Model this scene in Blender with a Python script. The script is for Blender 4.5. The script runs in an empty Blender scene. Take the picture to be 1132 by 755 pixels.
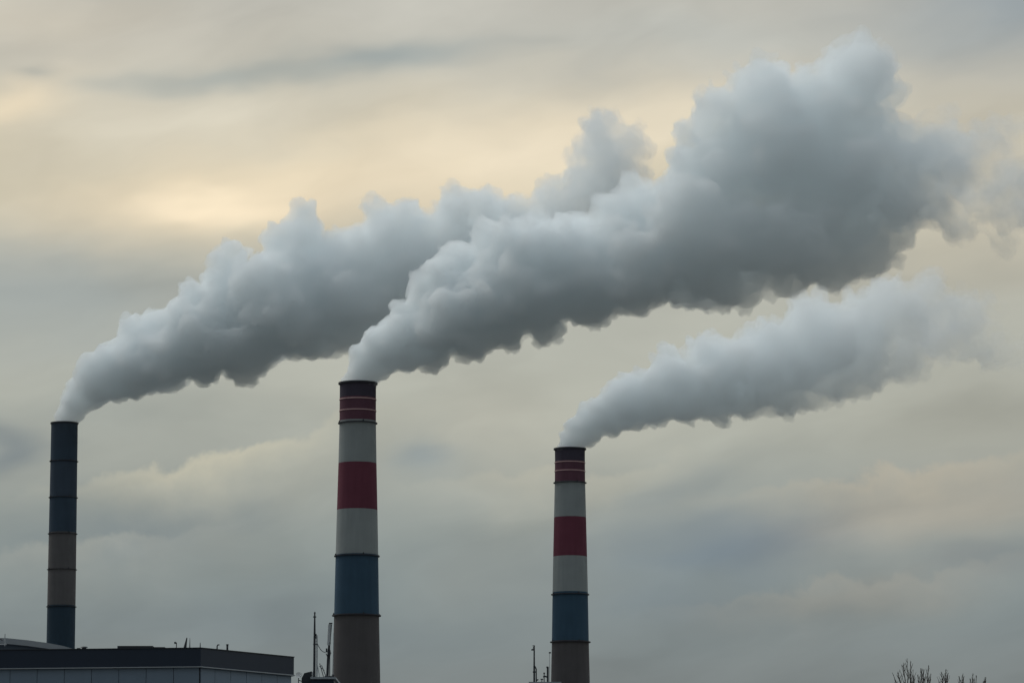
import bpy, bmesh, math, random
import numpy as np
from mathutils import Vector, Matrix, noise

R = math.radians
S = bpy.context.scene
C = S.collection

# ------------------------------------------------------------------ camera
PITCH = 8.5
FPX = 4299.0                       # focal length in pixels of the 1132 px wide photograph
CAMZ = 1.7
cd = bpy.data.cameras.new("camera")
cam = bpy.data.objects.new("camera", cd)
C.objects.link(cam)
cam.location = (0, 0, CAMZ)
cam.rotation_euler = (R(90 + PITCH), 0, 0)
cd.sensor_width = 36
cd.lens = FPX * 36 / 1132
cd.clip_start = 0.5
cd.clip_end = 20000
S.camera = cam


def ray(px, py):
    """world direction through a pixel of the photograph"""
    x = (px - 566) / FPX
    y = (377.5 - py) / FPX
    c, s = math.cos(R(PITCH)), math.sin(R(PITCH))
    return Vector((x, c - y * s, s + y * c))


def place(px, py, D):
    d = ray(px, py)
    return Vector((0, 0, CAMZ)) + d * (D / d.y)


def azel(px, py):
    d = ray(px, py).normalized()
    return math.degrees(math.atan2(d.x, d.y)), math.degrees(math.asin(d.z))


def lin(r, g, b):
    f = lambda v: (v / 255 / 12.92) if v / 255 <= 0.04045 else ((v / 255 + 0.055) / 1.055) ** 2.4
    return (f(r), f(g), f(b), 1.0)


# ------------------------------------------------------------------ world
SUN_EL, SUN_AZ = 48.0, -48.0       # azimuth measured from the view direction, minus = left
w = bpy.data.worlds.new("World")
S.world = w
w.use_nodes = True
nt = w.node_tree
nt.nodes.clear()
N = nt.nodes.new
L = nt.links.new


def math_node(tree, op, a, b=None, c=None, clamp=False):
    n = tree.nodes.new('ShaderNodeMath')
    n.operation = op
    n.use_clamp = clamp
    for k, v in enumerate((a, b, c)):
        if v is None:
            continue
        if isinstance(v, (int, float)):
            n.inputs[k].default_value = v
        else:
            tree.links.new(v, n.inputs[k])
    return n.outputs[0]


def M(op, a, b=None, c=None, clamp=False):
    return math_node(nt, op, a, b, c, clamp)


tc = N('ShaderNodeTexCoord')
sep = N('ShaderNodeSeparateXYZ')
L(tc.outputs['Generated'], sep.inputs[0])
X, Y, Z = sep.outputs
az = M('MULTIPLY', M('ARCTAN2', X, Y), 180 / math.pi)
el = M('MULTIPLY', M('ARCSINE', Z), 180 / math.pi)


def comb(x, y, z):
    n = N('ShaderNodeCombineXYZ')
    for k, v in enumerate((x, y, z)):
        if isinstance(v, (int, float)):
            n.inputs[k].default_value = v
        else:
            L(v, n.inputs[k])
    return n.outputs[0]


def noise_w(vec, scale, detail, rough=0.5, col=False):
    n = N('ShaderNodeTexNoise')
    L(vec, n.inputs['Vector'])
    n.inputs['Scale'].default_value = scale
    n.inputs['Detail'].default_value = detail
    n.inputs['Roughness'].default_value = rough
    return n.outputs['Color'] if col else n.outputs['Fac']


# slow drift of the cloud sheet: bands lie nearly level and rise a little to the right
elt = M('SUBTRACT', el, M('MULTIPLY', az, 0.10))
wv = comb(M('MULTIPLY', az, 0.35), M('MULTIPLY', elt, 0.9), 3.1)
wc = noise_w(wv, 1.0, 3, 0.45, col=True)
ws = N('ShaderNodeSeparateXYZ')
L(wc, ws.inputs[0])
azw = M('ADD', az, M('MULTIPLY', M('SUBTRACT', ws.outputs[0], 0.5), 3.2))
elw = M('ADD', el, M('MULTIPLY', M('SUBTRACT', ws.outputs[1], 0.5), 1.1))

# base colour of the overcast by elevation
ramp = N('ShaderNodeValToRGB')
E0, E1 = -4.0, 60.0
L(M('DIVIDE', M('SUBTRACT', elw, E0), E1 - E0), ramp.inputs[0])
stops = [(-4, (112, 118, 120)), (2.5, (118, 126, 129))]
for py, c in ((755, (126, 132, 131)), (690, (127, 137, 139)), (620, (137, 147, 146)), (540, (158, 162, 155)),
              (470, (177, 178, 166)), (400, (183, 184, 172)), (310, (178, 179, 169)), (240, (203, 196, 175)),
              (170, (211, 202, 178)), (90, (200, 196, 182)), (10, (194, 191, 180))):
    stops.append((azel(566, py)[1], c))
stops += [(20, (190, 192, 186)), (34, (196, 202, 204)), (60, (205, 212, 218))]
cr = ramp.color_ramp
cr.interpolation = 'B_SPLINE'
while len(cr.elements) < len(stops):
    cr.elements.new(0.5)
for e, (p, c) in zip(cr.elements, sorted(stops)):
    e.position = (p - E0) / (E1 - E0)
for e, (p, c) in zip(cr.elements, sorted(stops)):
    e.color = lin(*c)
col = ramp.outputs[0]


def mix(a, b, fac, blend='MIX'):
    n = N('ShaderNodeMix')
    n.data_type = 'RGBA'
    n.blend_type = blend
    if isinstance(fac, (int, float)):
        n.inputs[0].default_value = fac
    else:
        L(fac, n.inputs[0])
    for k, v in ((6, a), (7, b)):
        if isinstance(v, tuple):
            n.inputs[k].default_value = v
        else:
            L(v, n.inputs[k])
    return n.outputs[2]


def bank(col, px, py, sx, sy, slope, c, amp, warp=1.0):
    """a cloud bank (or a thin bright place in the sheet): centre, half sizes in photo pixels -> degrees"""
    a0, e0 = azel(px, py)
    ka = 75.03
    dx = M('SUBTRACT', azw if warp else az, a0)
    dy = M('SUBTRACT', M('SUBTRACT', elw if warp else el, e0), M('MULTIPLY', dx, slope))
    q = M('ADD', M('POWER', M('ABSOLUTE', M('MULTIPLY', dx, ka / sx)), 2.0), M('POWER', M('ABSOLUTE', M('MULTIPLY', dy, ka / sy)), 2.0))
    g = M('MULTIPLY', M('EXPONENT', M('MULTIPLY', q, -1.0)), amp)
    return mix(col, lin(*c), g)


BANKS = [
    # px, py, sx, sy, slope, colour, strength
    (330, 205, 330, 46, 0.10, (236, 218, 186), 0.75),
    (590, 160, 190, 46, 0.20, (244, 230, 203), 0.8),
    (230, 135, 210, 40, 0.1, (219, 212, 193), 0.7),
    (20, 10, 150, 40, 0.0, (208, 200, 182), 0.7),
    (1090, 450, 140, 60, 0.0, (160, 160, 149), 0.8),
    (245, 222, 120, 13, 0.00, (255, 236, 203), 0.80),
    (0, 122, 85, 34, 0.35, (238, 220, 188), 0.65),
    (40, 330, 190, 70, 0.0, (157, 164, 162), 0.80),
    (150, 460, 190, 40, 0.05, (152, 158, 153), 0.55),
    (0, 500, 50, 26, 0.0, (117, 127, 132), 0.75),
    (170, 590, 130, 36, 0.15, (118, 130, 135), 0.85),
    (468, 507, 48, 20, 0.0, (140, 151, 154), 0.90),
    (260, 690, 230, 30, 0.0, (120, 130, 133), 0.60),
    (560, 470, 120, 50, 0.0, (184, 182, 168), 0.50),
    (860, 590, 190, 34, 0.12, (115, 129, 139), 0.95),
    (740, 545, 80, 26, 0.3, (140, 150, 152), 0.55),
    (730, 660, 110, 26, 0.05, (122, 134, 141), 0.50),
    (560, 640, 110, 40, 0.05, (146, 151, 147), 0.45),
    (1060, 560, 130, 38, 0.10, (168, 163, 150), 0.70),
    (1090, 620, 60, 16, 0.10, (122, 131, 135), 0.60),
    (930, 655, 130, 20, 0.12, (145, 146, 140), 0.60),
    (1110, 12, 160, 55, 0.05, (145, 155, 160), 0.9),
    (780, 45, 260, 36, 0.0, (188, 190, 183), 0.75),
    (1080, 150, 130, 60, -0.2, (188, 183, 168), 0.60),
    (1060, 270, 120, 60, 0.0, (190, 184, 166), 0.50),
]
for b in BANKS:
    col = bank(col, *b)
# long dark streak, top left
col = bank(col, 425, 70, 112, 18, 0.10, (154, 163, 162), 0.85)
col = bank(col, 250, 88, 150, 13, 0.02, (166, 172, 167), 0.75)
col = bank(col, 35, 76, 28, 10, 0.0, (176, 176, 166), 0.70)



def heap(col, px, py, sx, slope, depth, c, amp, seed):
    """a low heap of cloud: crisp scalloped top edge, fading out below"""
    a0, e0 = azel(px, py)
    k = 1 / 75.03
    dx = M('SUBTRACT', az, a0)
    lump = noise_w(comb(M('MULTIPLY', az, 1.0), M('MULTIPLY', el, 1.0), seed), 1.1, 4, 0.55)
    h = M('ADD', M('SUBTRACT', M('SUBTRACT', el, e0), M('MULTIPLY', dx, slope)), M('MULTIPLY', M('SUBTRACT', lump, 0.5), 1.1))
    e = N('ShaderNodeMapRange')
    e.interpolation_type = 'SMOOTHERSTEP'
    L(h, e.inputs['Value'])
    e.inputs['From Min'].default_value = 0.12
    e.inputs['From Max'].default_value = -0.10
    fade = M('EXPONENT', M('DIVIDE', M('MINIMUM', h, 0.0), depth * k))
    side = M('EXPONENT', M('MULTIPLY', M('POWER', M('ABSOLUTE', M('DIVIDE', dx, sx * k)), 2.0), -1.0))
    return mix(col, lin(*c), M('MULTIPLY', M('MULTIPLY', M('MULTIPLY', e.outputs[0], fade), side), amp))


col = heap(col, 235, 498, 130, 0.22, 40, (196, 192, 172), 1.0, 4.2)
col = heap(col, 90, 600, 120, 0.10, 34, (160, 163, 156), 0.8, 9.1)
col = heap(col, 620, 520, 120, 0.05, 46, (184, 182, 167), 0.7, 2.6)
col = heap(col, 1010, 520, 150, 0.12, 45, (182, 175, 158), 0.8, 6.3)
col = heap(col, 960, 640, 150, 0.12, 30, (154, 155, 148), 0.9, 12.3)

# soft mottling of the sheet
mv = comb(M('MULTIPLY', azw, 0.55), M('MULTIPLY', M('SUBTRACT', elw, M('MULTIPLY', azw, 0.2)), 1.25), 7.7)
n1 = noise_w(mv, 0.75, 5, 0.45)
n2 = noise_w(comb(M('MULTIPLY', azw, 1.2), M('MULTIPLY', M('SUBTRACT', elw, M('MULTIPLY', azw, 0.15)), 3.2), 1.3), 0.6, 3, 0.45)
mod = M('ADD', M('ADD', 1.0, M('MULTIPLY', M('SUBTRACT', n1, 0.5), 0.38)), M('MULTIPLY', M('SUBTRACT', n2, 0.5), 0.08))
vm = N('ShaderNodeVectorMath')
vm.operation = 'SCALE'
L(col, vm.inputs[0])
L(mod, vm.inputs['Scale'])
cloud = vm.outputs[0]

# the sky is brightest towards the veiled sun and heavy behind the viewer
sunv = Vector((math.sin(R(SUN_AZ)) * math.cos(R(SUN_EL)), math.cos(R(SUN_AZ)) * math.cos(R(SUN_EL)), math.sin(R(SUN_EL))))
front = N('ShaderNodeMapRange')
front.interpolation_type = 'SMOOTHSTEP'
L(M('ADD', Y, M('MULTIPLY', Z, 0.45)), front.inputs['Value'])
front.inputs['From Min'].default_value = -0.35
front.inputs['From Max'].default_value = 0.70
front.inputs['To Min'].default_value = 0.44
front.inputs['To Max'].default_value = 1.0
zen = N('ShaderNodeMapRange')
zen.interpolation_type = 'SMOOTHSTEP'
L(Z, zen.inputs['Value'])
zen.inputs['From Min'].default_value = 0.28
zen.inputs['From Max'].default_value = 0.75
zen.inputs['To Min'].default_value = 1.0
zen.inputs["To Max"].default_value = 1.5
vm2 = N('ShaderNodeVectorMath')
vm2.operation = 'SCALE'
L(cloud, vm2.inputs[0])
L(M('MULTIPLY', front.outputs[0], zen.outputs[0]), vm2.inputs['Scale'])
# away from the glow the sheet is colder
cool = mix((1, 1, 1, 1), (0.93, 0.99, 1.03, 1), M('MULTIPLY', M('ADD', M('SUBTRACT', 1.0, front.outputs[0]), M('SUBTRACT', zen.outputs[0], 1.0)), 1.0, clamp=True))
vm3 = N('ShaderNodeVectorMath')
vm3.operation = 'MULTIPLY'
L(vm2.outputs[0], vm3.inputs[0])
L(cool, vm3.inputs[1])

bgc = N('ShaderNodeBackground')
bgc.inputs['Strength'].default_value = 1.0
L(vm3.outputs[0], bgc.inputs['Color'])
sky = N('ShaderNodeTexSky')
sky.sky_type = 'NISHITA'
sky.sun_disc = False
sky.sun_elevation = R(SUN_EL)
sky.sun_rotation = R(SUN_AZ)
bgs = N('ShaderNodeBackground')
bgs.inputs['Strength'].default_value = 0.05
L(sky.outputs[0], bgs.inputs['Color'])
mx = N('ShaderNodeMixShader')
mx.inputs[0].default_value = 0.96          # cover of the cloud sheet
L(bgs.outputs[0], mx.inputs[1])
L(bgc.outputs[0], mx.inputs[2])
wo = N('ShaderNodeOutputWorld')
L(mx.outputs[0], wo.inputs['Surface'])
w.cycles.sampling_method = 'MANUAL'
w.cycles.sample_map_resolution = 1024

# ------------------------------------------------------------------ sun (veiled)
sl = bpy.data.lights.new("sun", 'SUN')
sl.energy = 1.25
sl.angle = R(25)
sl.color = (1.0, 0.95, 0.86)
sun = bpy.data.objects.new("sun", sl)
C.objects.link(sun)
sun.rotation_euler = sunv.to_track_quat('Z', 'Y').to_euler()
sun.location = (0, 0, 300)

S.view_settings.view_transform = 'Standard'
S.view_settings.look = 'None'
S.view_settings.exposure = 0
S.view_settings.gamma = 1
S.view_settings.use_curve_mapping = False
S.render.engine = 'CYCLES'
cy = S.cycles
cy.use_denoising = True
cy.volume_bounces = 14
cy.max_bounces = 16
cy.diffuse_bounces = 2
cy.glossy_bounces = 2
cy.transparent_max_bounces = 64
cy.volume_step_rate = 1.0
cy.volume_max_steps = 128
cy.use_adaptive_sampling = True
cy.adaptive_threshold = 0.02


# ------------------------------------------------------------------ helpers
def tag(o, label=None, cat=None, group=None, kind=None):
    if label: o['label'] = label
    if cat: o['category'] = cat
    if group: o['group'] = group
    if kind: o['kind'] = kind
    return o


def empty(name, loc, label, cat, group=None, rz=0):
    o = bpy.data.objects.new(name, None)
    C.objects.link(o)
    o.location = loc
    o.rotation_euler.z = rz
    o.empty_display_size = 1
    return tag(o, label, cat, group)


class MB:
    """collects shapes, then links them as one mesh object"""

    def __init__(self):
        self.bm = bmesh.new()

    def box(self, lo, hi, mi=0):
        (x0, y0, z0), (x1, y1, z1) = lo, hi
        v = [self.bm.verts.new(p) for p in ((x0, y0, z0), (x1, y0, z0), (x1, y1, z0), (x0, y1, z0),
                                            (x0, y0, z1), (x1, y0, z1), (x1, y1, z1), (x0, y1, z1))]
        for f in ((0, 3, 2, 1), (4, 5, 6, 7), (0, 1, 5, 4), (1, 2, 6, 5), (2, 3, 7, 6), (3, 0, 4, 7)):
            self.bm.faces.new([v[i] for i in f]).material_index = mi
        return self

    def prism(self, pts, z0, z1, mi=0):
        b = [self.bm.verts.new((p[0], p[1], z0)) for p in pts]
        t = [self.bm.verts.new((p[0], p[1], z1)) for p in pts]
        n = len(pts)
        self.bm.faces.new(b[::-1]).material_index = mi
        self.bm.faces.new(t).material_index = mi
        for i in range(n):
            j = (i + 1) % n
            self.bm.faces.new((b[i], b[j], t[j], t[i])).material_index = mi
        return self

    def tube(self, pts, radii, seg=8, caps=True, mi=0):
        pts = [Vector(p) for p in pts]
        if isinstance(radii, (int, float)):
            radii = [radii] * len(pts)
        rings = []
        prev = None
        for i, p in enumerate(pts):
            t = (pts[min(i + 1, len(pts) - 1)] - pts[max(i - 1, 0)]).normalized()
            if prev is None:
                a = Vector((1, 0, 0)) if abs(t.x) < 0.8 else Vector((0, 1, 0))
                u = t.cross(a).normalized()
            else:
                u = (prev - t * prev.dot(t)).normalized()
            prev = u
            v = t.cross(u)
            rings.append([self.bm.verts.new(p + (u * math.cos(k * 2 * math.pi / seg) + v * math.sin(k * 2 * math.pi / seg)) * radii[i]) for k in range(seg)])
        for a, b in zip(rings, rings[1:]):
            for k in range(seg):
                f = self.bm.faces.new((a[k], a[(k + 1) % seg], b[(k + 1) % seg], b[k]))
                f.smooth = True
                f.material_index = mi
        if caps:
            self.bm.faces.new(rings[0][::-1]).material_index = mi
            self.bm.faces.new(rings[-1]).material_index = mi
        return self

    def lathe(self, prof, seg=96, closed=False, mi=0):
        """prof: (r, z) list turned round the z axis"""
        rings = [[self.bm.verts.new((r * math.cos(k * 2 * math.pi / seg), r * math.sin(k * 2 * math.pi / seg), z)) for k in range(seg)] for r, z in prof]
        pairs = list(zip(rings, rings[1:]))
        if closed:
            pairs.append((rings[-1], rings[0]))
        for a, b in pairs:
            for k in range(seg):
                f = self.bm.faces.new((a[k], a[(k + 1) % seg], b[(k + 1) % seg], b[k]))
                f.smooth = True
                f.material_index = mi
        return self

    def build(self, name, mats, parent=None, sharp=35):
        me = bpy.data.meshes.new(name)
        bmesh.ops.recalc_face_normals(self.bm, faces=self.bm.faces)
        self.bm.to_mesh(me)
        self.bm.free()
        for m in (mats if isinstance(mats, (list, tuple)) else [mats]):
            me.materials.append(m)
        if sharp:
            me.set_sharp_from_angle(angle=R(sharp))
        o = bpy.data.objects.new(name, me)
        C.objects.link(o)
        if parent:
            o.parent = parent
        return o


def mat(name, base, rough=0.8, var=0.15, scale=1.5, bump=0.0, metallic=0.0, streak=0.0, spec=0.3):
    m = bpy.data.materials.new(name)
    m.use_nodes = True
    t = m.node_tree
    p = t.nodes['Principled BSDF']
    p.inputs['Roughness'].default_value = rough
    p.inputs['Metallic'].default_value = metallic
    p.inputs['Specular IOR Level'].default_value = spec
    co = t.nodes.new('ShaderNodeTexCoord')
    n = t.nodes.new('ShaderNodeTexNoise')
    n.inputs['Scale'].default_value = scale
    n.inputs['Detail'].default_value = 5
    t.links.new(co.outputs['Object'], n.inputs['Vector'])
    fac = n.outputs['Fac']
    if streak:
        mp = t.nodes.new('ShaderNodeMapping')
        mp.inputs['Scale'].default_value = (1, 1, 0.08)
        t.links.new(co.outputs['Object'], mp.inputs['Vector'])
        n2 = t.nodes.new('ShaderNodeTexNoise')
        n2.inputs['Scale'].default_value = streak
        n2.inputs['Detail'].default_value = 6
        t.links.new(mp.outputs[0], n2.inputs['Vector'])
        fac = math_node(t, 'ADD', math_node(t, 'MULTIPLY', fac, 0.5), math_node(t, 'MULTIPLY', n2.outputs['Fac'], 0.5))
    k = math_node(t, 'ADD', 1.0, math_node(t, 'MULTIPLY', math_node(t, 'SUBTRACT', fac, 0.5), var * 2))
    v = t.nodes.new('ShaderNodeVectorMath')
    v.operation = 'SCALE'
    if isinstance(base, tuple):
        v.inputs[0].default_value = base[:3]
    else:
        t.links.new(base(t, co), v.inputs[0])
    t.links.new(k, v.inputs['Scale'])
    t.links.new(v.outputs[0], p.inputs['Base Color'])
    if bump:
        b = t.nodes.new('ShaderNodeBump')
        b.inputs['Strength'].default_value = bump
        t.links.new(fac, b.inputs['Height'])
        t.links.new(b.outputs[0], p.inputs['Normal'])
    return m


m_dark = mat('dark_steel', (0.030, 0.036, 0.045), 0.55, 0.3, 2.0)
m_ring = mat('gallery_steel', (0.045, 0.045, 0.055), 0.6, 0.3, 2.0)
m_pale = mat('galvanised_steel', (0.42, 0.45, 0.47), 0.5, 0.2, 3.0)
m_white = mat('white_paint', (0.75, 0.76, 0.76), 0.5, 0.1, 3.0)
m_fascia = mat('dark_fascia_metal', (0.018, 0.029, 0.050), 0.5, 0.15, 0.8, streak=3.0)
m_panel = mat('grey_panel', (0.165, 0.215, 0.28), 0.6, 0.12, 0.5, streak=2.0)
m_gap = mat('panel_joint', (0.03, 0.03, 0.035), 0.9)
m_roofmetal = mat('grey_roof_metal', (0.30, 0.33, 0.36), 0.5, 0.15, 0.7, streak=2.0)
m_bitumen = mat('roof_felt', (0.06, 0.06, 0.065), 0.9, 0.2, 1.0)
m_bark = mat('bare_bark', (0.055, 0.045, 0.038), 0.9, 0.3, 6.0)
m_soot = mat('soot_lining', (0.02, 0.02, 0.02), 0.95)


def ground_col(t, co):
    n = t.nodes.new('ShaderNodeTexNoise')
    n.inputs['Scale'].default_value = 0.02
    n.inputs['Detail'].default_value = 8
    t.links.new(co.outputs['Object'], n.inputs['Vector'])
    r = t.nodes.new('ShaderNodeValToRGB')
    r.color_ramp.elements[0].color = (0.048, 0.054, 0.054, 1)
    r.color_ramp.elements[1].color = (0.090, 0.095, 0.094, 1)
    r.color_ramp.elements[0].position = 0.4
    r.color_ramp.elements[1].position = 0.62
    t.links.new(n.outputs['Fac'], r.inputs[0])
    return r.outputs[0]


# ------------------------------------------------------------------ ground
g = MB()
rings = [0, 30, 120, 400, 1200, 3500, 9000]
seg = 96
vs = []
for r in rings[1:]:
    vs.append([g.bm.verts.new((r * math.cos(k * 2 * math.pi / seg), r * math.sin(k * 2 * math.pi / seg), 0)) for k in range(seg)])
g.bm.faces.new(vs[0])
for a, b in zip(vs, vs[1:]):
    for k in range(seg):
        g.bm.faces.new((a[k], a[(k + 1) % seg], b[(k + 1) % seg], b[k]))
tag(g.build('ground', mat('unseen_bounce_ground', ground_col, 0.95, 0.2, 0.5), sharp=0), kind='structure')  # unseen ground, its cool grey picked for the light bounced onto the smoke


# ------------------------------------------------------------------ chimneys
def stack(px_top, py_top, D, prof, bands, rings_, label, seed, lip=0.25):
    """prof: (py, half width in px) down the shaft; bands: (py_from, colour); rings_: (py, extra px, height px, material)"""
    top = place(px_top, py_top, D)
    zof = lambda py: place(px_top, py, D).z
    s = D / FPX / math.cos(R(PITCH)) * 1.0
    t = empty('chimney', (top.x, D, 0), label, 'chimney', 'factory chimneys with smoke plumes')
    pr = [(hw * s, zof(py)) for py, hw in prof]

    def radius(z):
        for (r0, z0), (r1, z1) in zip(pr, pr[1:]):
            if z <= z0 and z >= z1:
                return r0 + (r1 - r0) * (z0 - z) / (z0 - z1)
        k = (pr[-1][0] - pr[-2][0]) / (pr[-2][1] - pr[-1][1])
        return pr[-1][0] + k * (pr[-1][1] - z)

    ztop = pr[0][1]

    def base(tr, co):
        sp = tr.nodes.new('ShaderNodeSeparateXYZ')
        tr.links.new(co.outputs['Object'], sp.inputs[0])
        f = math_node(tr, 'DIVIDE', sp.outputs[2], ztop)
        r = tr.nodes.new('ShaderNodeValToRGB')
        r.color_ramp.interpolation = 'CONSTANT'
        items = sorted([(max(0.0, zof(py1) / ztop) if py1 else 0.0, c) for (py0, c), py1 in zip(bands, [b[0] for b in bands[1:]] + [None])])
        while len(r.color_ramp.elements) < len(items):
            r.color_ramp.elements.new(0.5)
        for e, (p, c) in zip(r.color_ramp.elements, items):
            e.position = p
        for e, (p, c) in zip(r.color_ramp.elements, items):
            e.color = (*c, 1)
        tr.links.new(f, r.inputs[0])
        # soot washed down from the mouth
        mr = tr.nodes.new('ShaderNodeMapRange')
        tr.links.new(sp.outputs[2], mr.inputs['Value'])
        mr.inputs['From Min'].default_value = ztop - 9
        mr.inputs['From Max'].default_value = ztop
        mr.inputs['To Min'].default_value = 0
        mr.inputs['To Max'].default_value = 0.35
        mx_ = tr.nodes.new('ShaderNodeMix')
        mx_.data_type = 'RGBA'
        tr.links.new(mr.outputs[0], mx_.inputs[0])
        tr.links.new(r.outputs[0], mx_.inputs[6])
        mx_.inputs[7].default_value = (0.04, 0.04, 0.045, 1)
        return mx_.outputs[2]

    m = mat('painted_concrete', base, 0.85, 0.26, 0.35, bump=0.05, streak=1.6, spec=0.15)
    sh = MB()
    zs = [ztop - 0.0] + [z for _, z in pr[1:]]
    z = pr[-1][1]
    levels = [(radius(zz), zz) for zz in zs]
    levels += [(radius(z * k) , z * k) for k in (0.66, 0.33)] + [(radius(0.0), -0.2)]
    inner = levels[0][0] - 0.35
    sh.lathe([(inner, ztop - 12), (inner, ztop)] + levels, 96)
    shaft = sh.build('shaft', [m], t)
    # dark lining disc well down the flue
    d = MB()
    d.lathe([(0.02, ztop - 11.9), (inner + 0.01, ztop - 11.9)], 48)
    d.build('flue_lining', m_soot, t)
    lp = MB()
    r0 = levels[0][0]
    lp.lathe([(r0 + 0.004, ztop - 0.34), (r0 + lip, ztop - 0.22), (r0 + lip, ztop + 0.05), (r0 - 0.34, ztop + 0.05), (r0 - 0.34, ztop - 0.1), (r0 + 0.004, ztop - 0.1)], 96, closed=True)
    lp.build('rim', m_ring, t)
    for py, ex, hh, mm in rings_:
        zc = zof(py)
        rr = radius(zc)
        h = hh * s / 2
        q = MB()
        q.lathe([(rr - 0.05, zc - h), (rr + ex * s, zc - h), (rr + ex * s, zc + h), (rr - 0.05, zc + h)], 96, closed=True)
        q.build('platform_ring' if ex > 1 else 'hoop', mm, t)
        if ex > 1:
            for k in range(4):
                a = R(12 + 90 * k + seed * 7)
                rx = rr + ex * s - 0.1
                b = MB()
                b.box((-0.10, -0.10, 0), (0.10, 0.10, 0.16))
                b.lathe([(0.07, 0.16), (0.075, 0.24), (0.03, 0.30), (0.004, 0.31)], 10)
                o = b.build('warning_lamp', m_dark, t)
                o.location = (rx * math.cos(a), rx * math.sin(a), zc + h)
                o.rotation_euler.z = a
    # caged ladder up the side away from the viewer, its edge just showing past the flank
    la = R(28)
    ca_, sa_ = math.cos(la), math.sin(la)
    ld = MB()
    zz = 3.0
    pts_ = []
    while zz < ztop - 1:
        pts_.append((radius(zz), zz))
        zz += 3.0
    for off_ in (-0.22, 0.22):
        ld.tube([((r_ + 0.10) * ca_ - off_ * sa_, (r_ + 0.10) * sa_ + off_ * ca_, z_) for r_, z_ in pts_], 0.03, 4)
    ld.build('ladder', m_ring, t)
    return t


m_hoop = mat('lit_hoop', (0.55, 0.36, 0.36), 0.7)  # light catching the hoops is put into this pale pink colour
m_hoopd = mat('dark_hoop', (0.05, 0.05, 0.06), 0.7)
WH, RD, BL, BR = (0.275, 0.30, 0.305), (0.148, 0.045, 0.068), (0.044, 0.086, 0.132), (0.096, 0.090, 0.094)
TOP, DR = (0.068, 0.057, 0.085), (0.13, 0.056, 0.082)
stack(395.7, 423.5, 629,
      [(423.5, 20.0), (437, 20.0), (468, 20.1), (514, 21.0), (565, 22.3), (615, 23.4), (680, 24.6), (755, 26.3)],
      [(0, TOP), (441.5, DR), (467.5, WH), (514, RD), (565, WH), (614.5, BL), (680, BR)],
      [(442, 0.5, 1.1, m_hoop), (454.5, 0.5, 1.1, m_hoop), (468, 1.7, 0.9, m_ring), (614.7, 1.7, 0.9, m_ring), (680.3, 2.3, 1.1, m_ring)],
      'largest and nearest chimney, in red, white and blue bands, beside the antenna masts', 1)
stack(630.0, 496, 759,
      [(496, 16.6), (508, 16.5), (533, 16.7), (572, 17.6), (615, 18.6), (657, 19.4), (709, 20.2), (755, 21.2)],
      [(0, TOP), (511, DR), (533.5, WH), (572.5, RD), (615.5, WH), (656.5, BL), (709, BR)],
      [(511.5, 0.5, 1.0, m_hoop), (521, 0.5, 1.0, m_hoop), (533.7, 1.6, 0.8, m_ring), (657, 1.6, 0.8, m_ring), (709.5, 2.0, 1.0, m_ring)],
      'red, white and blue banded chimney on the right with the lowest smoke plume', 2)
NV1, NV2, BRN, NV3 = (0.045, 0.070, 0.102), (0.052, 0.072, 0.102), (0.120, 0.116, 0.120), (0.032, 0.055, 0.080)
stack(71.3, 467.5, 800,
      [(467.5, 14.6), (510, 14.7), (550, 14.9), (590, 15.1), (629, 15.3), (670, 15.4), (718, 15.5)],
      [(0, NV1), (510, NV2), (550, NV1), (590, BRN), (670.5, NV3)],
      [(510, 1.2, 0.5, m_ring), (550, 1.2, 0.5, m_ring), (590, 1.2, 0.5, m_ring), (629.5, 1.2, 0.4, m_ring), (670.5, 1.2, 0.5, m_ring)],
      'slim dark navy chimney with brown lower bands rising behind the grey building', 3, lip=0.15)


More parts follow.
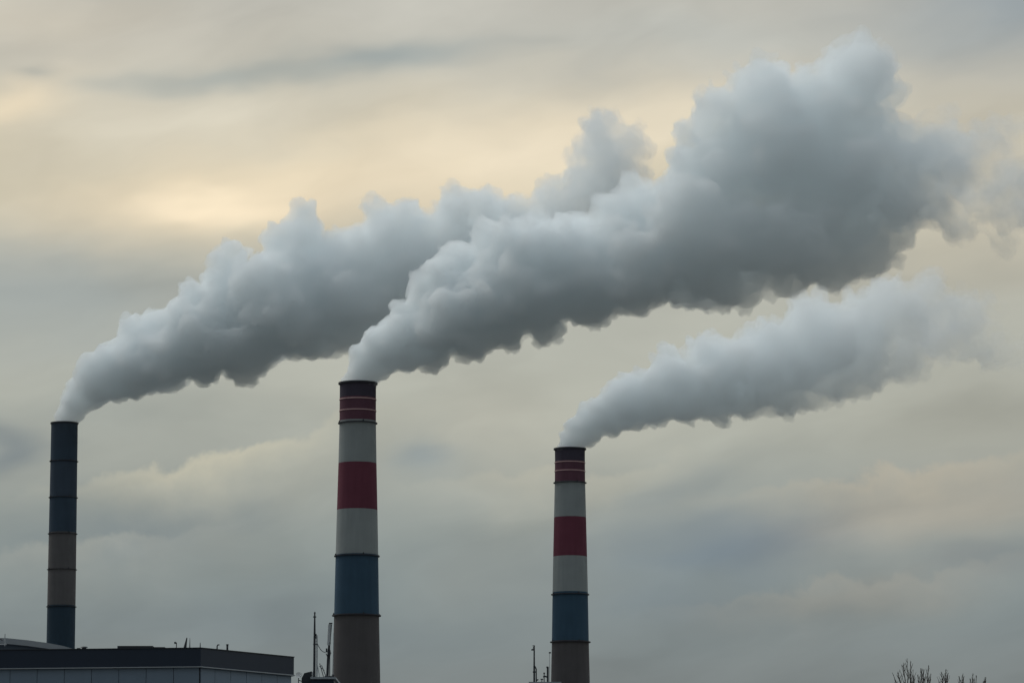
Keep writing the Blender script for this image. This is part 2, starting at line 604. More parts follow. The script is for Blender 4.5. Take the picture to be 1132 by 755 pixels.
# ------------------------------------------------------------------ smoke plumes
def smoke_mat(name, x0, x1, d0, d1, thr0, thr1, nscale, ushred=0.7, tint=(0.968, 0.989, 0.998), surf=0.02):
    m = bpy.data.materials.new(name)
    m.use_nodes = True
    t = m.node_tree
    t.nodes.clear()
    out = t.nodes.new('ShaderNodeOutputMaterial')
    co = t.nodes.new('ShaderNodeTexCoord')
    sp = t.nodes.new('ShaderNodeSeparateXYZ')
    t.links.new(co.outputs['Object'], sp.inputs[0])
    u = math_node(t, 'DIVIDE', math_node(t, 'SUBTRACT', sp.outputs[0], x0), x1 - x0, clamp=True)
    # density falls off geometrically as the plume thins downwind
    dens = math_node(t, 'MULTIPLY', d0, math_node(t, 'POWER', d1 / d0, math_node(t, 'POWER', u, 0.6)))
    n = t.nodes.new('ShaderNodeTexNoise')
    n.inputs['Scale'].default_value = nscale
    n.inputs['Detail'].default_value = 4
    n.inputs['Roughness'].default_value = 0.58
    t.links.new(co.outputs['Object'], n.inputs['Vector'])
    ss = t.nodes.new('ShaderNodeMapRange')
    ss.interpolation_type = 'SMOOTHSTEP'
    t.links.new(u, ss.inputs['Value'])
    ss.inputs['From Min'].default_value = ushred
    thr = math_node(t, 'ADD', thr0, math_node(t, 'MULTIPLY', ss.outputs[0], thr1 - thr0))
    k = math_node(t, 'MULTIPLY', math_node(t, 'SUBTRACT', n.outputs['Fac'], thr), 5.0, clamp=True)
    den = math_node(t, 'MULTIPLY', dens, k)
    v = t.nodes.new('ShaderNodeVolumePrincipled')
    v.inputs['Color'].default_value = (*tint, 1)
    v.inputs['Anisotropy'].default_value = 0.0
    t.links.new(den, v.inputs['Density'])
    t.links.new(v.outputs[0], out.inputs['Volume'])
    # the skin of droplets at the boundary: nearly clear
    tr = t.nodes.new('ShaderNodeBsdfTransparent')
    df = t.nodes.new('ShaderNodeBsdfDiffuse')
    df.inputs['Color'].default_value = (0.8, 0.82, 0.84, 1)
    ms = t.nodes.new('ShaderNodeMixShader')
    t.links.new(math_node(t, 'MULTIPLY', surf, math_node(t, 'POWER', 0.15, u)), ms.inputs[0])
    t.links.new(tr.outputs[0], ms.inputs[1])
    t.links.new(df.outputs[0], ms.inputs[2])
    t.links.new(ms.outputs[0], out.inputs['Surface'])
    m.cycles.volume_step_rate = 0.6
    return m


def unit_ico(sub):
    bm = bmesh.new()
    bmesh.ops.create_icosphere(bm, subdivisions=sub, radius=1.0)
    v = np.array([p.co[:] for p in bm.verts], dtype=np.float32)
    f = np.array([[p.index for p in q.verts] for q in bm.faces], dtype=np.int32)
    bm.free()
    return v, f


ICO = {2: unit_ico(2), 3: unit_ico(3)}


def sphere_pts(acc, c, r, sub):
    acc.append((np.array(c[:], dtype=np.float32), r, sub))


def spheres_mesh(name, acc):
    vs, fs, off = [], [], 0
    for c, r, sub in acc:
        v, f = ICO[sub]
        vs.append(v * r + c)
        fs.append(f + off)
        off += len(v)
    vs = np.concatenate(vs).astype(np.float32)
    fs = np.concatenate(fs).astype(np.int32)
    me = bpy.data.meshes.new(name)
    me.vertices.add(len(vs))
    me.vertices.foreach_set('co', vs.ravel())
    me.loops.add(fs.size)
    me.loops.foreach_set('vertex_index', fs.ravel())
    me.polygons.add(len(fs))
    me.polygons.foreach_set('loop_start', np.arange(0, fs.size, 3, dtype=np.int32))
    me.update(calc_edges=True)
    return me


def skin(o, voxel, smooth):
    """one closed, never self-crossing skin round the object's mesh; pockets closed off inside are dropped"""
    old = o.data
    rm = o.modifiers.new('merge', 'REMESH')
    rm.mode = 'VOXEL'
    rm.voxel_size = voxel
    sm = o.modifiers.new('soften', 'SMOOTH')
    sm.factor = 0.5
    sm.iterations = smooth
    dg = bpy.context.evaluated_depsgraph_get()
    dg.update()
    nm = bpy.data.meshes.new_from_object(o.evaluated_get(dg))
    o.modifiers.clear()
    o.data = nm
    bpy.data.meshes.remove(old)
    ne = len(nm.edges)
    ed = np.empty(ne * 2, dtype=np.int32)
    nm.edges.foreach_get('vertices', ed)
    a, b_ = ed[0::2], ed[1::2]
    lab = np.arange(len(nm.vertices))
    while True:
        m_ = np.minimum(lab[a], lab[b_])
        new = lab.copy()
        np.minimum.at(new, a, m_)
        np.minimum.at(new, b_, m_)
        new = new[new]
        if (new == lab).all():
            break
        lab = new
    keep = np.bincount(lab).argmax()
    if (lab != keep).any():
        b2 = bmesh.new()
        b2.from_mesh(nm)
        b2.verts.ensure_lookup_table()
        bmesh.ops.delete(b2, geom=[b2.verts[int(i)] for i in np.nonzero(lab != keep)[0]], context='VERTS')
        b2.to_mesh(nm)
        b2.free()
    return nm


def plume(name, D, blobs, seed, label, m, voxel, drift=0.0):
    rnd = random.Random(seed)
    bm = []
    s = D / FPX / math.cos(R(PITCH))
    x_start = blobs[0][0]
    for i, (px, py, r, *rest) in enumerate(blobs):
        dd = (px - x_start) * s * drift
        c0 = place(px, py, D + dd)
        rr = r * s * (1.14 if r < 20 and i < 4 else 1.07)
        lumps = [(c0, rr)]
        if r > 24:                                   # body as deep as it is tall
            for sg in (-1, 1):
                lumps.append((c0 + Vector((rnd.uniform(-.2, .2) * rr, sg * rr * rnd.uniform(.45, .75), rnd.uniform(-.2, .2) * rr)), rr * rnd.uniform(.72, .9)))
        for c, q in lumps:
            sphere_pts(bm, c, q * 0.84, 3)
            n1_ = 16 if q > 2.5 else 9
            for _ in range(n1_):
                v = Vector((rnd.gauss(0, 1), rnd.gauss(0, 1), rnd.gauss(0, 1))).normalized()
                k = rnd.uniform(0.26, 0.46)
                c1 = c + v * q * (1.02 - k)
                sphere_pts(bm, c1, q * k, 2)
                if q * k > 0.9:
                    for _ in range(6):
                        v2 = (Vector((rnd.gauss(0, 1), rnd.gauss(0, 1), rnd.gauss(0, 1))).normalized() + v * 0.7).normalized()
                        k2 = k * rnd.uniform(0.25, 0.45)
                        sphere_pts(bm, c1 + v2 * q * (k - k2 * 0.45), q * k2, 2)
    me = spheres_mesh(name, bm)
    o = bpy.data.objects.new(name, me)
    C.objects.link(o)
    nm = skin(o, voxel, 4)
    # turbulent displacement, finer near the stack
    start = place(*blobs[0][:2], D)
    for v, nv in [(v, v.normal.copy()) for v in nm.vertices]:
        p = v.co
        a = min(1.0, (p - start).length / 30.0)
        w1 = noise.noise_vector(p * 0.11 + Vector((seed, 5, 0)))
        w2 = noise.noise_vector(p * 0.33 + Vector((seed, 0, 9)))
        q = p + w1 * 1.5 + w2 * 0.5
        # billows: rounded bulges meeting in creases, at four sizes
        h1 = abs(noise.noise(q * 0.13 + Vector((seed, 1, 2)))) - 0.25
        h2 = abs(noise.noise(q * 0.30 + Vector((3, seed, 2)))) - 0.25
        h3 = abs(noise.noise(q * 0.70 + Vector((3, 1, seed)))) - 0.25
        h4 = noise.fractal(q * 1.5 + Vector((0, seed, 7)), 0.9, 2.2, 2)
        d = h1 * 4.0 * a + h2 * (0.8 + 2.1 * a) + h3 * (0.65 + 0.6 * a) + h4 * (0.22 + 0.12 * a)
        dn = max(0.0, min(1.0, -nv.z * 1.6))        # the underside is torn by the wind: finer and flatter
        h5 = noise.fractal(q * 0.8 + Vector((seed, 3, 7)), 0.75, 2.3, 4)
        d = d * (1 - 0.55 * dn) + h5 * 0.75 * dn * (0.4 + 0.6 * a)
        v.co = p + (w1 * 1.2 + w2 * 0.7) * a + nv * d
    # close the folds the turbulence made, so that the skin never crosses itself
    nm.update()
    nm = skin(o, voxel * 0.9, 1)
    nm.name = name
    for p_ in nm.polygons:
        p_.use_smooth = True
    nm.materials.clear()
    nm.materials.append(m)
    tag(o, label, 'smoke plume', 'smoke plumes from the chimneys')
    return o


A = [(71.5, 465, 13.0), (75, 457, 14), (84, 446, 18), (95, 434, 22), (108, 424, 27), (125, 412, 32), (150, 398, 38), (147, 372, 24),
     (180, 386, 45), (215, 372, 50), (240, 345, 44), (256, 290, 22), (245, 300, 18), (250, 318, 30), (270, 372, 48), (300, 345, 58), (335, 264, 30), (338, 243, 18),
     (322, 300, 45), (340, 345, 52), (385, 340, 52), (395, 295, 50), (365, 305, 45), (425, 250, 28), (455, 243, 26), (440, 290, 50), (500, 243, 32),
     (540, 235, 31), (575, 240, 30), (480, 295, 50), (530, 285, 50), (590, 270, 45), (615, 222, 30), (648, 195, 34), (663, 142, 27), (650, 160, 22),
     (640, 215, 36), (668, 165, 34), (697, 165, 28), (680, 205, 38), (640, 240, 40), (705, 235, 38)]
B = [(398, 422, 18.2), (401, 411, 19.5), (409, 400, 23), (425, 390, 28), (445, 380, 32), (470, 368, 37), (470, 318, 24), (455, 345, 22),
     (500, 345, 46), (500, 305, 34), (540, 330, 52), (550, 285, 38), (590, 315, 56), (590, 270, 34), (640, 300, 60), (640, 262, 30),
     (690, 285, 58), (700, 245, 44), (745, 265, 62), (780, 292, 50), (815, 322, 24), (826, 342, 13), (830, 262, 56), (885, 262, 56), (930, 286, 34),
     (790, 195, 46), (760, 145, 20), (770, 210, 40), (800, 130, 38), (845, 108, 46), (860, 175, 66), (915, 125, 50), (950, 85, 46), (955, 140, 45),
     (925, 200, 70), (990, 180, 48), (1000, 225, 44), (1035, 215, 38), (975, 265, 32), (1070, 200, 30), (1060, 170, 22), (1100, 215, 22),
     (1126, 205, 26), (1082, 238, 24), (1150, 225, 34), (1095, 160, 30), (1130, 150, 26), (1050, 140, 24), (1085, 215, 40), (1060, 235, 34), (1120, 225, 38), (1030, 170, 34), (1075, 175, 34), (1110, 185, 32), (1115, 260, 24), (1050, 180, 26), (1100, 195, 26),
     (480, 388, 24), (520, 372, 30), (560, 364, 28), (600, 354, 26), (650, 338, 30), (700, 322, 30), (742, 314, 26), (800, 318, 26), (860, 298, 28),
     (920, 298, 27), (960, 284, 28), (895, 95, 30), (985, 100, 24), (1020, 150, 26)]
CC = [(630.5, 494, 15.0), (635, 485, 16), (644, 476, 19), (655, 467, 22), (672, 458, 26), (695, 448, 31), (720, 438, 34), (742, 415, 30),
      (750, 432, 38), (785, 428, 41), (780, 400, 28), (820, 415, 44), (850, 395, 44), (840, 425, 32), (885, 400, 44), (895, 365, 38), (925, 385, 44),
      (945, 350, 34), (965, 370, 40), (1000, 350, 38), (1010, 325, 22), (1035, 360, 38), (1070, 372, 30), (1000, 400, 26), (1105, 385, 30), (1060, 345, 30), (985, 335, 34), (1025, 325, 28), (1085, 350, 28), (1130, 390, 24), (930, 415, 32), (870, 430, 30), (900, 432, 22), (960, 408, 30), (830, 440, 24)]


def xr(D, a, b):
    return place(a, 400, D).x, place(b, 400, D).x


SM_A = smoke_mat('left_plume', *xr(800, 71, 720), 0.7, 0.18, 0.20, 0.38, 0.12, 0.75)
SM_B = smoke_mat('middle_plume', *xr(629, 397, 1130), 0.85, 0.19, 0.20, 0.44, 0.10, 0.72)
SM_C = smoke_mat('right_plume', *xr(759, 630, 1110), 0.85, 0.11, 0.20, 0.435, 0.11, 0.5)
plume('smoke_plume', 800, A, 11, 'grey smoke plume drifting right from the slim navy chimney, behind the middle plume', SM_A, 0.36)
plume('smoke_plume', 629, B, 23, 'biggest and darkest smoke plume, billowing from the nearest banded chimney', SM_B, 0.30)
plume('smoke_plume', 759, CC, 37, 'low thin smoke plume trailing from the chimney on the right', SM_C, 0.32)


# ------------------------------------------------------------------ grey building, lower left
zt = place(222, 716, 200).z
P1 = place(222, 716, 200)
P2 = place(325, 725.5, 207)
P0 = place(0, 718, 201.6)
dl = (P0 - P1); dl.z = 0
P0 = P1 + dl * 1.9
p0, p1, p2 = [Vector((p.x, p.y)) for p in (P0, P1, P2)]
back = Vector((-0.25, 1)).normalized()
p3 = p2 + Vector((-8, 26))
p4 = p0 + Vector((0, 26))
FH = 0.93
b = empty('building', (p1.x, p1.y, 0), 'long grey panelled building with a dark roof fascia at the lower left', 'building')
o2 = Vector((p1.x, p1.y))
loc = lambda p: (p.x - o2.x, p.y - o2.y)


def inset(pts, d):
    """shrink a convex counter-clockwise polygon by d"""
    n = len(pts)
    res = []
    for i in range(n):
        a, q, c = pts[i - 1], pts[i], pts[(i + 1) % n]
        e1 = (q - a).normalized(); e2 = (c - q).normalized()
        n1_ = Vector((-e1.y, e1.x)); n2_ = Vector((-e2.y, e2.x))
        k = (n1_ + n2_)
        k = k / (1 + n1_.dot(n2_))
        res.append(q + k * d)
    return res


foot = [p0, p1, p2, p3, p4]
wall = MB()
wall.prism([loc(p) for p in inset(foot, 0.16)], 0, zt - 0.4, 1)
for a, c in ((p0, p1), (p1, p2), (p2, p3)):
    ia, ic = a, c
    e = (c - a); ln = e.length; e.normalize()
    nrm = Vector((e.y, -e.x))
    if (c - a).length < 12:
        n = 6
    else:
        n = round(ln / 1.47)
    wdt = ln / n
    zb, ztp = 0.0, zt - FH - 0.06
    rows = [0.0, 4.4, 8.4, 12.0, ztp]
    for k in range(n):
        for z0, z1 in zip(rows, rows[1:]):
            s0 = k * wdt + 0.014 + (0.16 if k == 0 else 0)
            s1 = (k + 1) * wdt - 0.014 - (0.10 if k == n - 1 else 0)
            q0, q1 = a + e * s0 - nrm * 0.10, a + e * s1 - nrm * 0.10
            q2, q3 = q1 - nrm * 0.055, q0 - nrm * 0.055
            wall.prism([loc(q) for q in (q0, q1, q2, q3)], z0 + 0.015, z1 - 0.015, 0)
wall.build('wall', [m_panel, m_gap], b)
fa = MB()
fa.prism([loc(p) for p in foot], zt - FH, zt, 0)
fa.build('fascia', m_fascia, b)
lg = MB()
lg.prism([loc(p) for p in inset(foot, -0.05)], zt - FH - 0.055, zt - FH - 0.004, 0)
lg.build('drip_trim', m_roofmetal, b)
cp = MB()
cp.prism([loc(p) for p in inset(foot, -0.04)], zt + 0.003, zt + 0.035, 0)
cp.build('coping', m_dark, b)
cp = MB()
cp.prism([loc(p) for p in inset(foot, 0.35)], zt + 0.036, zt + 0.06, 0)
cp.build('roof', m_bitumen, b)
ROOF = zt + 0.06

# rooftop items
def on_roof(px, D):
    p = place(px, 716, D)
    return Vector((p.x, D, ROOF))


def hgt(px, py, D):
    return place(px, py, D).z - ROOF


p = on_roof(157, 204)
t = empty('roof_plant', p, 'flat dark plant housing lying along the building roof edge', 'roof housing')
h = hgt(157, 712.7, 204)
s = 204 / FPX
q = MB(); q.box((-26 * s, 0, 0.0), (26 * s, 1.6, h * 0.55)); q.build('base', m_fascia, t)
q = MB(); q.box((-27 * s, -0.1, h * 0.55 + 0.003), (12 * s, 1.7, h * 0.88)); q.box((12 * s + 0.01, 0.1, h * 0.55 + 0.003), (25 * s, 1.5, h * 0.75)); q.build('lid', m_dark, t)

p = on_roof(195, 202); hh = hgt(195, 709.6, 202); s = 202 / FPX
t = empty('roof_lamp', p, 'tiny hooked lamp post on the roof, nearest the plant housing', 'lamp')
q = MB(); q.tube([(0, 0, 0), (0, 0, hh * 0.95), (-1.2 * s, 0, hh)], 0.022, 8); q.build('pole', m_dark, t)
q = MB(); q.box((-2.4 * s, -0.07, hh * 0.8), (-0.6 * s, 0.07, hh + 0.02)); q.build('lamp_head', m_dark, t)

for px0, px1, py, rad, lab in ((204.5, 206.5, 704.5, 0.05, 'leaning dark aerial, tapering upward, on the roof near the building corner'),
                               (209.8, 209.8, 704.8, 0.018, 'thin upright whip aerial on the roof beside the leaning aerial')):
    p = on_roof(px0, 202)
    hh = hgt(px1, py, 202)
    t = empty('roof_aerial', p, lab, 'aerial', 'aerials on the building roof')
    q = MB(); q.tube([(0, 0, 0.1), ((px1 - px0) * s, 0, hh)], [rad * 1.6, rad * 0.5], 8); q.build('rod', m_dark, t)
    q = MB(); q.box((-0.1, -0.1, 0), (0.1, 0.1, 0.1)); q.build('foot', m_dark, t)
p = on_roof(221.3, 201.5)
t = empty('roof_aerial', p, 'shortest rod aerial, standing right at the building corner', 'aerial', 'aerials on the building roof')
q = MB(); q.tube([(0, 0, 0.06), (0, 0, hgt(221, 710, 201.5))], [0.03, 0.015], 8); q.build('rod', m_dark, t)
q = MB(); q.box((-0.1, -0.1, 0), (0.1, 0.1, 0.06)); q.build('foot', m_dark, t)
p = on_roof(240, 203.5)
t = empty('vent_pipe', p, 'small crooked vent pipe on the roof behind the right side of the building', 'pipe')
hh = hgt(240, 712.3, 203.5)
q = MB(); q.tube([(0, 0, 0), (0, 0, hh * .8), (0.03, 0, hh * .97), (0.12, 0, hh)], 0.035, 10); q.build('pipe', m_dark, t)
q = MB(); q.lathe([(0.0355, 0), (0.09, 0), (0.06, 0.05), (0.0355, 0.05)], 16, closed=True); q.build('collar', m_dark, t)
p = on_roof(251.3, 204.2)
t = empty('vent_pipe', p, 'thick straight vent pipe, rightmost object on the building roof', 'pipe')
hh = hgt(251.3, 712.6, 204.2)
q = MB(); q.tube([(0, 0, 0), (0, 0, hh)], 0.052, 12); q.build('pipe', m_dark, t)
q = MB(); q.lathe([(0.03, hh), (0.075, hh - 0.01), (0.075, hh + 0.03), (0.03, hh + 0.05)], 16, closed=True); q.build('cap', m_dark, t)
p = on_roof(93, 202)
t = empty('roof_fan', p, 'small low round roof fan just right of the navy chimney', 'roof fan')
hh = hgt(95, 715.2, 202) + 0.05
q = MB(); q.lathe([(0.12, 0), (0.12, hh * .6), (0.2, hh * .6), (0.16, hh * .9), (0.02, hh)], 20); q.build('cowl', m_dark, t)
q = MB(); q.box((-0.35, -0.2, 0), (-0.2, 0.2, hh * 0.45)); q.build('motor_box', m_dark, t)

# curved-roof hall behind the building
HD = 232
t = empty('building', (place(0, 710, HD).x, HD, 0), 'hall with a pale curved metal roof behind the panelled building, below the navy chimney', 'building')
ox = place(0, 710, HD).x
prof = [(-160, 712), (-110, 706), (-60, 704), (-20, 704.3), (8, 705.0), (30, 707.2), (52, 710.2), (70, 713.6), (80, 716.5), (85, 720)]
pts = [place(px, py, HD) for px, py in prof]
top_ = [(p.x - ox, p.z) for p in pts]
q = MB()
th = 0.34
n = len(top_)
def extr(q, poly, y0, y1, mi=0):
    f = [q.bm.verts.new((x, y0, z)) for x, z in poly]
    bk = [q.bm.verts.new((x, y1, z)) for x, z in poly]
    q.bm.faces.new(f).material_index = mi
    q.bm.faces.new(bk[::-1]).material_index = mi
    for i in range(len(poly)):
        j = (i + 1) % len(poly)
        q.bm.faces.new((f[j], f[i], bk[i], bk[j])).material_index = mi
extr(q, top_ + [(x, z - th) for x, z in top_[::-1]], 0, 22)
q.build('roof', m_roofmetal, t)
q = MB()
lowp = [(x, z - th - 0.01) for x, z in top_]
extr(q, lowp + [(top_[-1][0], 0), (top_[0][0], 0)], 0.5, 21.5)
q.build('wall', m_panel, t)
q = MB()
for px in (-110, -80, -50, -22):
    pass
# railing at the roof edge
rx = place(4.6, 700, HD - 1).x
t = empty('roof_railing', (rx, HD - 0.6, 0), 'short dark roof railing with one taller post at the left edge of the photo', 'railing')
zr = lambda py: place(4, py, HD - 0.6).z
q = MB(); q.tube([(0, 0, zr(714)), (0, 0, zr(700.5))], 0.028, 8); q.build('post', m_pale, t)
for xx in (-0.75, -1.5):
    q = MB(); q.tube([(xx, 0, zr(714)), (xx, 0, zr(705.5))], 0.028, 8); q.build('post', m_dark, t)
q = MB(); q.tube([(-1.6, 0, zr(706)), (-0.25, 0, zr(706)), (-0.14, 0, zr(708))], 0.03, 8); q.build('handrail', m_dark, t)
q = MB(); q.tube([(-1.6, 0.05, zr(712)), (0.1, 0.05, zr(712))], 0.028, 8); q.build('bottom_rail', m_pale, t)

# ------------------------------------------------------------------ low dark plant house and masts beside the middle chimney
MD = 260
s = MD / FPX
U = lambda px, py, d=0: place(px, py, MD + d)
zp = U(357, 748).z
xl, xr_ = U(333, 748).x, U(369, 748).x
t = empty('plant_house', ((xl + xr_) / 2, MD, 0), 'dark plant house with a pale roof edge, below the two masts', 'building')
c_ = (xl + xr_) / 2
q = MB(); q.box((U(344, 748).x - c_, 0, 0), (xr_ - c_, 9, zp - 0.14)); q.build('wall', m_fascia, t)
q = MB(); q.box((U(343.3, 748).x - c_, -0.15, zp - 0.137), (xr_ - c_ + 0.15, 9.15, zp)); q.build('roof', m_roofmetal, t)
q = MB()
za, zb_ = U(333, 746).z, U(343, 740.5).z
extr(q, [(U(332.5, 748).x - c_, 0), (U(332.5, 748).x - c_, U(333, 748).z), (U(335.5, 748).x - c_, U(335, 742.5).z), (U(343.6, 748).x - c_, zb_), (U(343.2, 748).x - c_, 0)], 1.0, 8)
q.build('lean_to', m_dark, t)

# small dish antenna with white bracket
bx = U(329.5, 746)
t = empty('satellite_dish', (bx.x, MD + 0.6, U(330, 749).z), 'small white satellite dish between the grey building and the plant house', 'satellite dish')
q = MB()
rg = [(0.02, 0.0), (0.10, 0.012), (0.19, 0.05), (0.20, 0.055), (0.10, 0.028), (0.02, 0.016)]
q.lathe(rg, 24, closed=True)
o = q.build('dish', m_white, t); o.rotation_euler = (R(70), R(-50), R(20)); o.location = (0.0, 0, 0.22)
q = MB(); q.tube([(0.0, 0, -3.0), (0.0, 0, 0.1), (0.04, 0, 0.22)], 0.03, 8); q.build('pole', m_dark, t)
q = MB(); q.tube([(0.10, -0.05, 0.08), (0.20, -0.12, 0.2), (0.24, -0.16, 0.36)], 0.022, 8); q.build('feed_arm', m_white, t)
# a wall bracket carries it off the plant house
q = MB(); q.tube([(0.0, 0.2, -0.1), (0.45, 1.2, -0.2)], 0.03, 8); q.build('bracket', m_dark, t)

# mast one
b0 = U(347, 748)
t = empty('antenna_mast', (b0.x, MD + 0.5, zp), 'taller antenna mast with a crossbar near its tip, left of the middle chimney', 'antenna mast', 'antenna masts beside the chimneys')
H = lambda py: U(347, py, 0.5).z - zp
q = MB(); q.tube([(0, 0, 0), (0, 0, H(705)), (0, 0, H(676.5))], [0.085, 0.075, 0.045], 8); q.build('pole', m_dark, t)
q = MB(); q.box((-1.7 * s, -0.05, H(682.3)), (1.7 * s, 0.05, H(681))); q.build('crossbar', m_dark, t)
q = MB(); q.lathe([(0.02, H(678)), (0.07, H(677.6)), (0.05, H(676.4)), (0.015, H(675.8))], 12); q.build('tip_lamp', m_dark, t)
q = MB(); q.tube([(-0.3 * s, 0, H(703)), (0.2 * s, -.05, H(700.5)), (1.6 * s, -.05, H(700.6)), (2.0 * s, 0, H(703)), (1.6 * s, 0, H(705)), (-0.3 * s, 0, H(704.6))], 0.04, 8); q.build('loop_antenna', m_dark, t)
q = MB(); q.box((-1.5 * s, -0.06, H(712.2)), (3.6 * s, 0.06, H(711.2))); q.build('crossbar', m_dark, t)
q = MB(); q.tube([(2.9 * s, 0, 0), (2.7 * s, 0, H(702))], 0.05, 8); q.tube([(2.7 * s, 0, H(702)), (0, 0, H(700))], 0.02, 6); q.build('stay_pole', m_pale, t)
q = MB(); q.box((-1.3 * s, -0.05, H(734)), (0.9 * s, 0.05, H(731))); q.build('junction_box', m_dark, t)
q = MB(); q.tube([(-2.6 * s, 0, -0.05), (-0.2 * s, 0, H(735))], 0.028, 6); q.tube([(6 * s, 0, 0), (3 * s, 0, H(733))], 0.028, 6); q.build('strut', m_pale, t)
# mast two
b1 = U(361.5, 748)
t2 = empty('antenna_mast', (b1.x, MD + 0.5, zp), 'shorter leaning antenna mast with a pale panel, touching the middle chimney', 'antenna mast', 'antenna masts beside the chimneys')
q = MB(); q.tube([(0, 0, 0), (0.6 * s, 0, H(728)), (3.6 * s, 0, H(690))], [0.09, 0.08, 0.07], 8); q.build('pole', m_dark, t2)
q = MB()
q.tube([(1.0 * s, -.1, H(713)), (2.0 * s, -.1, H(690))], 0.095, 8); q.build('panel_antenna', m_pale, t2)
q = MB(); q.box((1.4 * s, -0.14, H(689.6)), (5.2 * s, 0.06, H(688.2))); q.build('bracket', m_dark, t2)
q = MB(); q.box((0.3 * s, -0.16, H(711.5)), (3.4 * s, 0.07, H(709.6))); q.build('bracket', m_dark, t2)
q = MB(); q.box((-1.8 * s, -0.2, H(720.6)), (-0.2 * s, 0.05, H(716.5))); q.build('radio_box', m_dark, t2)
q = MB(); q.box((0.6 * s, -0.22, H(724)), (3.4 * s, 0.05, H(718.6))); q.build('radio_box', m_dark, t2)
q = MB(); q.tube([(-1.7 * s, 0, H(722)), (1.2 * s, -.05, H(728))], 0.03, 6); q.tube([(4.0 * s, 0, H(721)), (0.2 * s, -.05, H(727))], 0.03, 6); q.build('strut', m_dark, t2)
q = MB(); q.tube([(2.6 * s, 0, 0), (2.4 * s, 0, H(712))], 0.035, 6); q.build('stay_pole', m_dark, t2)
q = MB(); q.tube([(6.2 * s, 0.2, 0), (6.4 * s, 0.2, H(700))], 0.02, 6); q.build('stay_pole', m_pale, t2)
q = MB()
for k in (0, 1):
    q.tube([(-1.0 * s - k * 3 * s, -0.1, 0), (-6.5 * s - k * 2 * s, -0.1, H(735 - k * 2))], 0.028, 6)
q.tube([(-9 * s, -.1, H(736)), (-3.2 * s, -.1, H(741))], 0.02, 6)
q.build('strut', m_dark, t2)
q = MB(); q.tube([(-3 * s, -0.25, H(747.8)), (7.6 * s, -0.25, H(747.8))], 0.05, 6); q.tube([(5 * s, -0.25, H(746)), (8 * s, -0.25, H(746))], 0.04, 6); q.build('cable_tray', m_dark, t2)
# cable slung between the masts
ca, cb = U(349.5, 708, 0.5), U(360, 720.5, 0.5)
q = MB()
q.tube([ca.lerp(cb, k / 10) - Vector((0, 0, 4 * 0.22 * (k / 10) * (1 - k / 10))) for k in range(11)], 0.024, 6)
tag(q.build('cable', m_dark), 'sagging dark cable slung between the two masts by the middle chimney', 'cable')

# ------------------------------------------------------------------ masts beside the right chimney
MD = 330
s = MD / FPX
zp = U(600, 753).z
t = empty('plant_house', (U(600, 753).x, MD, 0), 'low roof cluttered with pipework left of the right chimney', 'building')
q = MB(); q.box((-15 * s, 0, 0), (20 * s, 8, zp - 0.2)); q.build('wall', m_fascia, t)
q = MB(); q.box((-15.5 * s, -0.2, zp - 0.197), (20.5 * s, 8.2, zp - 0.03)); q.build('roof', m_roofmetal, t)
zp -= 0.03
H = lambda py: U(600, py, 0.5).z - zp
t = empty('antenna_mast', (U(590.6, 753).x, MD + 0.5, zp), 'tall thin mast with a small lamp box, left of the right chimney', 'antenna mast', 'antenna masts beside the chimneys')
q = MB(); q.tube([(0, 0, 0), (0, 0, H(713))], [0.085, 0.055], 8); q.build('pole', m_dark, t)
q = MB(); q.box((-1.8 * s, -0.05, H(713.8)), (0.9 * s, 0.05, H(713.0))); q.build('crossbar', m_dark, t)
q = MB(); q.box((-3.2 * s, -0.12, H(718.6)), (0.7 * s, 0.12, H(717.2))); q.tube([(-1.6 * s, 0, H(717.4)), (-0.6 * s, 0, H(714.5))], 0.03, 6); q.build('lamp_box', m_dark, t)
q = MB(); q.box((-1.0 * s, -0.1, H(743)), (0.9 * s, 0.1, H(735.5))); q.box((-1.6 * s, -0.12, H(743)), (2.2 * s, 0.12, H(741.8))); q.build('equipment_box', m_dark, t)
q = MB(); q.tube([(0.7 * s, 0, H(736)), (2.2 * s, 0, H(739)), (2.3 * s, 0, 0)], 0.055, 8); q.build('conduit', m_dark, t)
q = MB(); q.tube([(2.3 * s, 0, H(752)), (4.5 * s, 0, H(750.5))], 0.06, 6); q.build('strut', m_dark, t)
t = empty('antenna_mast', (U(605.6, 753).x, MD + 0.5, zp), 'short stubby mast with a thin whip, touching the right chimney', 'antenna mast', 'antenna masts beside the chimneys')
q = MB(); q.tube([(0, 0, 0), (0, 0, H(737))], 0.085, 8); q.build('pole', m_dark, t)
q = MB(); q.box((-1.6 * s, -0.1, H(738)), (0.9 * s, 0.1, H(736.4))); q.build('head', m_dark, t)
q = MB(); q.tube([(2.0 * s, 0, 0), (2.0 * s, 0, H(721))], 0.022, 6); q.build('whip', m_pale, t)
q = MB(); q.box((1.2 * s, -0.06, H(721.8)), (3.6 * s, 0.06, H(720.4))); q.build('crossbar', m_dark, t)
q = MB(); q.tube([(0, 0, H(748)), (-3.2 * s, 0, H(747.2)), (-5.2 * s, 0, H(747.6))], 0.07, 6)
q.tube([(-4.0 * s, 0, 0), (-4.0 * s, 0, H(744.5))], 0.045, 6); q.build('side_arm', m_dark, t)
q = MB(); q.lathe([(0.02, 0), (0.08, 0.03), (0.08, 0.1), (0.02, 0.14)], 12); o = q.build('insulator', m_dark, t); o.location = (-4.0 * s, 0, H(744.6))
q = MB(); q.tube([(-8 * s, 0, H(750.4)), (-5 * s, 0, H(750.4))], 0.05, 6); q.tube([(-6.5 * s, 0, 0), (-6.5 * s, 0, H(750.6))], 0.04, 6); q.build('low_pipe', m_dark, t)


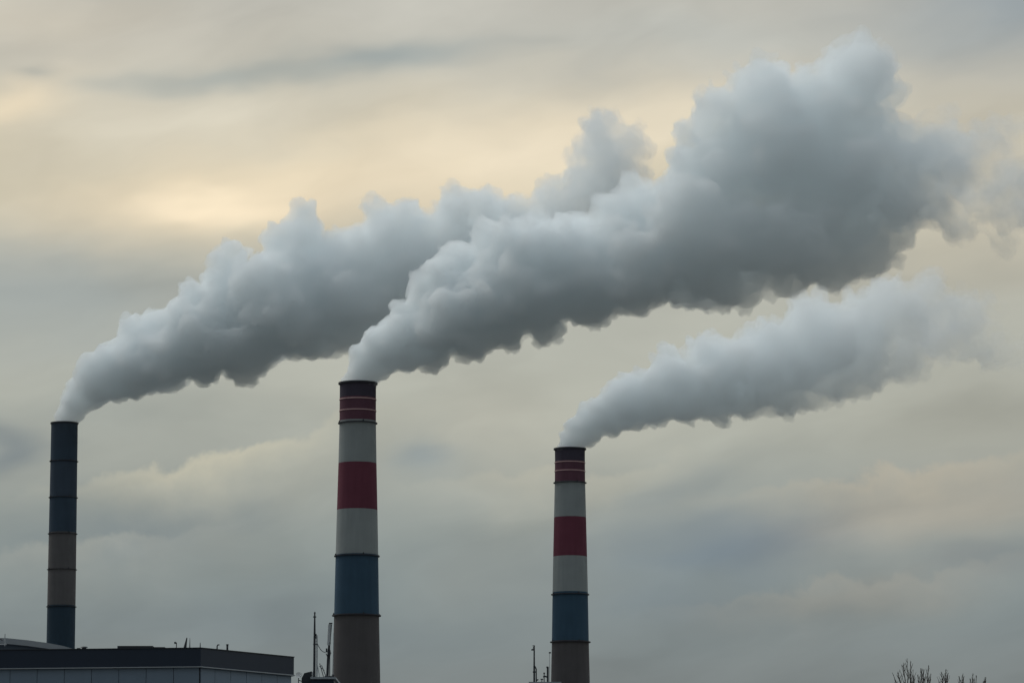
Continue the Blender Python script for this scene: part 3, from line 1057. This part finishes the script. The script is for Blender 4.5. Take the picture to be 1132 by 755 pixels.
# ------------------------------------------------------------------ bare trees, lower right
def bare_tree(cx, D, shoots, label, seed):
    """shoots: tips (px, py) the crown reaches; twigs fork off each shoot"""
    rnd = random.Random(seed)
    base = place(cx, 900, D); base.z = 0
    t = empty('bare_tree', (base.x, D, 0), label, 'tree', 'bare trees behind the lower right edge')
    off = Vector((base.x, D, 0))
    fork_z = place(cx, 830, D).z
    tr = MB()
    trunk_top = Vector((0.1, 0, fork_z))
    tr.tube([(0, 0, -0.1), (0.05, 0.03, fork_z * .35), (-0.06, 0, fork_z * .7), trunk_top], [0.17, 0.13, 0.10, 0.075], 10)
    tr.build('trunk', m_bark, t)
    br = MB()

    def wob(a, b_, r0, r1, n=6, amp=0.03):
        ps = []
        L_ = (b_ - a).length
        for k in range(n + 1):
            u = k / n
            ps.append(a.lerp(b_, u) + Vector((rnd.uniform(-1, 1), rnd.uniform(-1, 1), rnd.uniform(-.4, .4))) * amp * L_ * (0 if k in (0,) else 1) * (1 - 0.5 * u))
        br.tube(ps, [r0 + (r1 - r0) * k / n for k in range(n + 1)], 6)
        return ps

    for (px, py, spread) in shoots:
        dy = rnd.uniform(-0.8, 0.8)
        tip = place(px, py, D + dy) - off
        mid = place(px + rnd.uniform(-1, 1) + (cx - px) * 0.55, 770 + rnd.uniform(-3, 6), D + dy * .7) - off
        low = place(cx + (px - cx) * 0.2, 805, D + dy * .4) - off
        wob(trunk_top + Vector((0, 0, -0.1)), low, 0.055, 0.040)
        wob(low, mid, 0.040, 0.028)
        ps = wob(mid, tip, 0.028, 0.008, 9, 0.012)
        for k in range(2, 9):
            if rnd.random() < 0.85:
                sg = rnd.choice((-1, 1))
                ln = (tip - ps[k]).length * rnd.uniform(0.35, 0.75) + 0.06
                d = Vector((sg * rnd.uniform(0.3, 0.7) * spread, rnd.uniform(-.4, .4), 1)).normalized()
                e = ps[k] + d * ln
                q_ = wob(ps[k], e, 0.013, 0.006, 4, 0.03)
                if ln > 0.25:
                    d2 = Vector((-sg * rnd.uniform(0.2, 0.7) * spread, rnd.uniform(-.4, .4), 1)).normalized()
                    wob(q_[2], q_[2] + d2 * ln * 0.45, 0.009, 0.005, 3, 0.03)
    br.build('crown', m_bark, t)


bare_tree(1006, 150, [(1002.5, 727, .8), (1006.5, 730, .6), (998.5, 732, .8), (986.5, 743, .8), (992, 742, .8), (1010, 746, .6)], 'bare tree with the tallest and widest fan of branches at the lower right', 5)
bare_tree(1023, 153, [(1017.5, 738, .4), (1020.5, 739, .4), (1026.5, 735, .5), (1029, 744, .5), (1014, 745, .4)], 'narrow bare tree with upright brushy twigs, second from the left in the lower right cluster', 8)
bare_tree(1043, 149, [(1041, 742, .7), (1045.5, 739, .8), (1048, 744, .5), (1038, 752, .5)], 'compact bushy bare treetop in the middle of the lower right cluster', 13)
bare_tree(1063, 152, [(1060.5, 747, .5), (1064.5, 744, .4), (1062.5, 751, .4)], 'small two-pronged bare treetop, fourth in the lower right cluster', 21)
bare_tree(1077, 151, [(1075, 744, .5), (1079.5, 746, .5), (1073, 750, .5)], 'small forked bare treetop between the two-pronged tree and the last single shoot', 34)
bare_tree(1088, 150, [(1089.5, 748, .4), (1088, 752, .4)], 'single thin bare shoot, rightmost of the treetops at the lower right', 55)
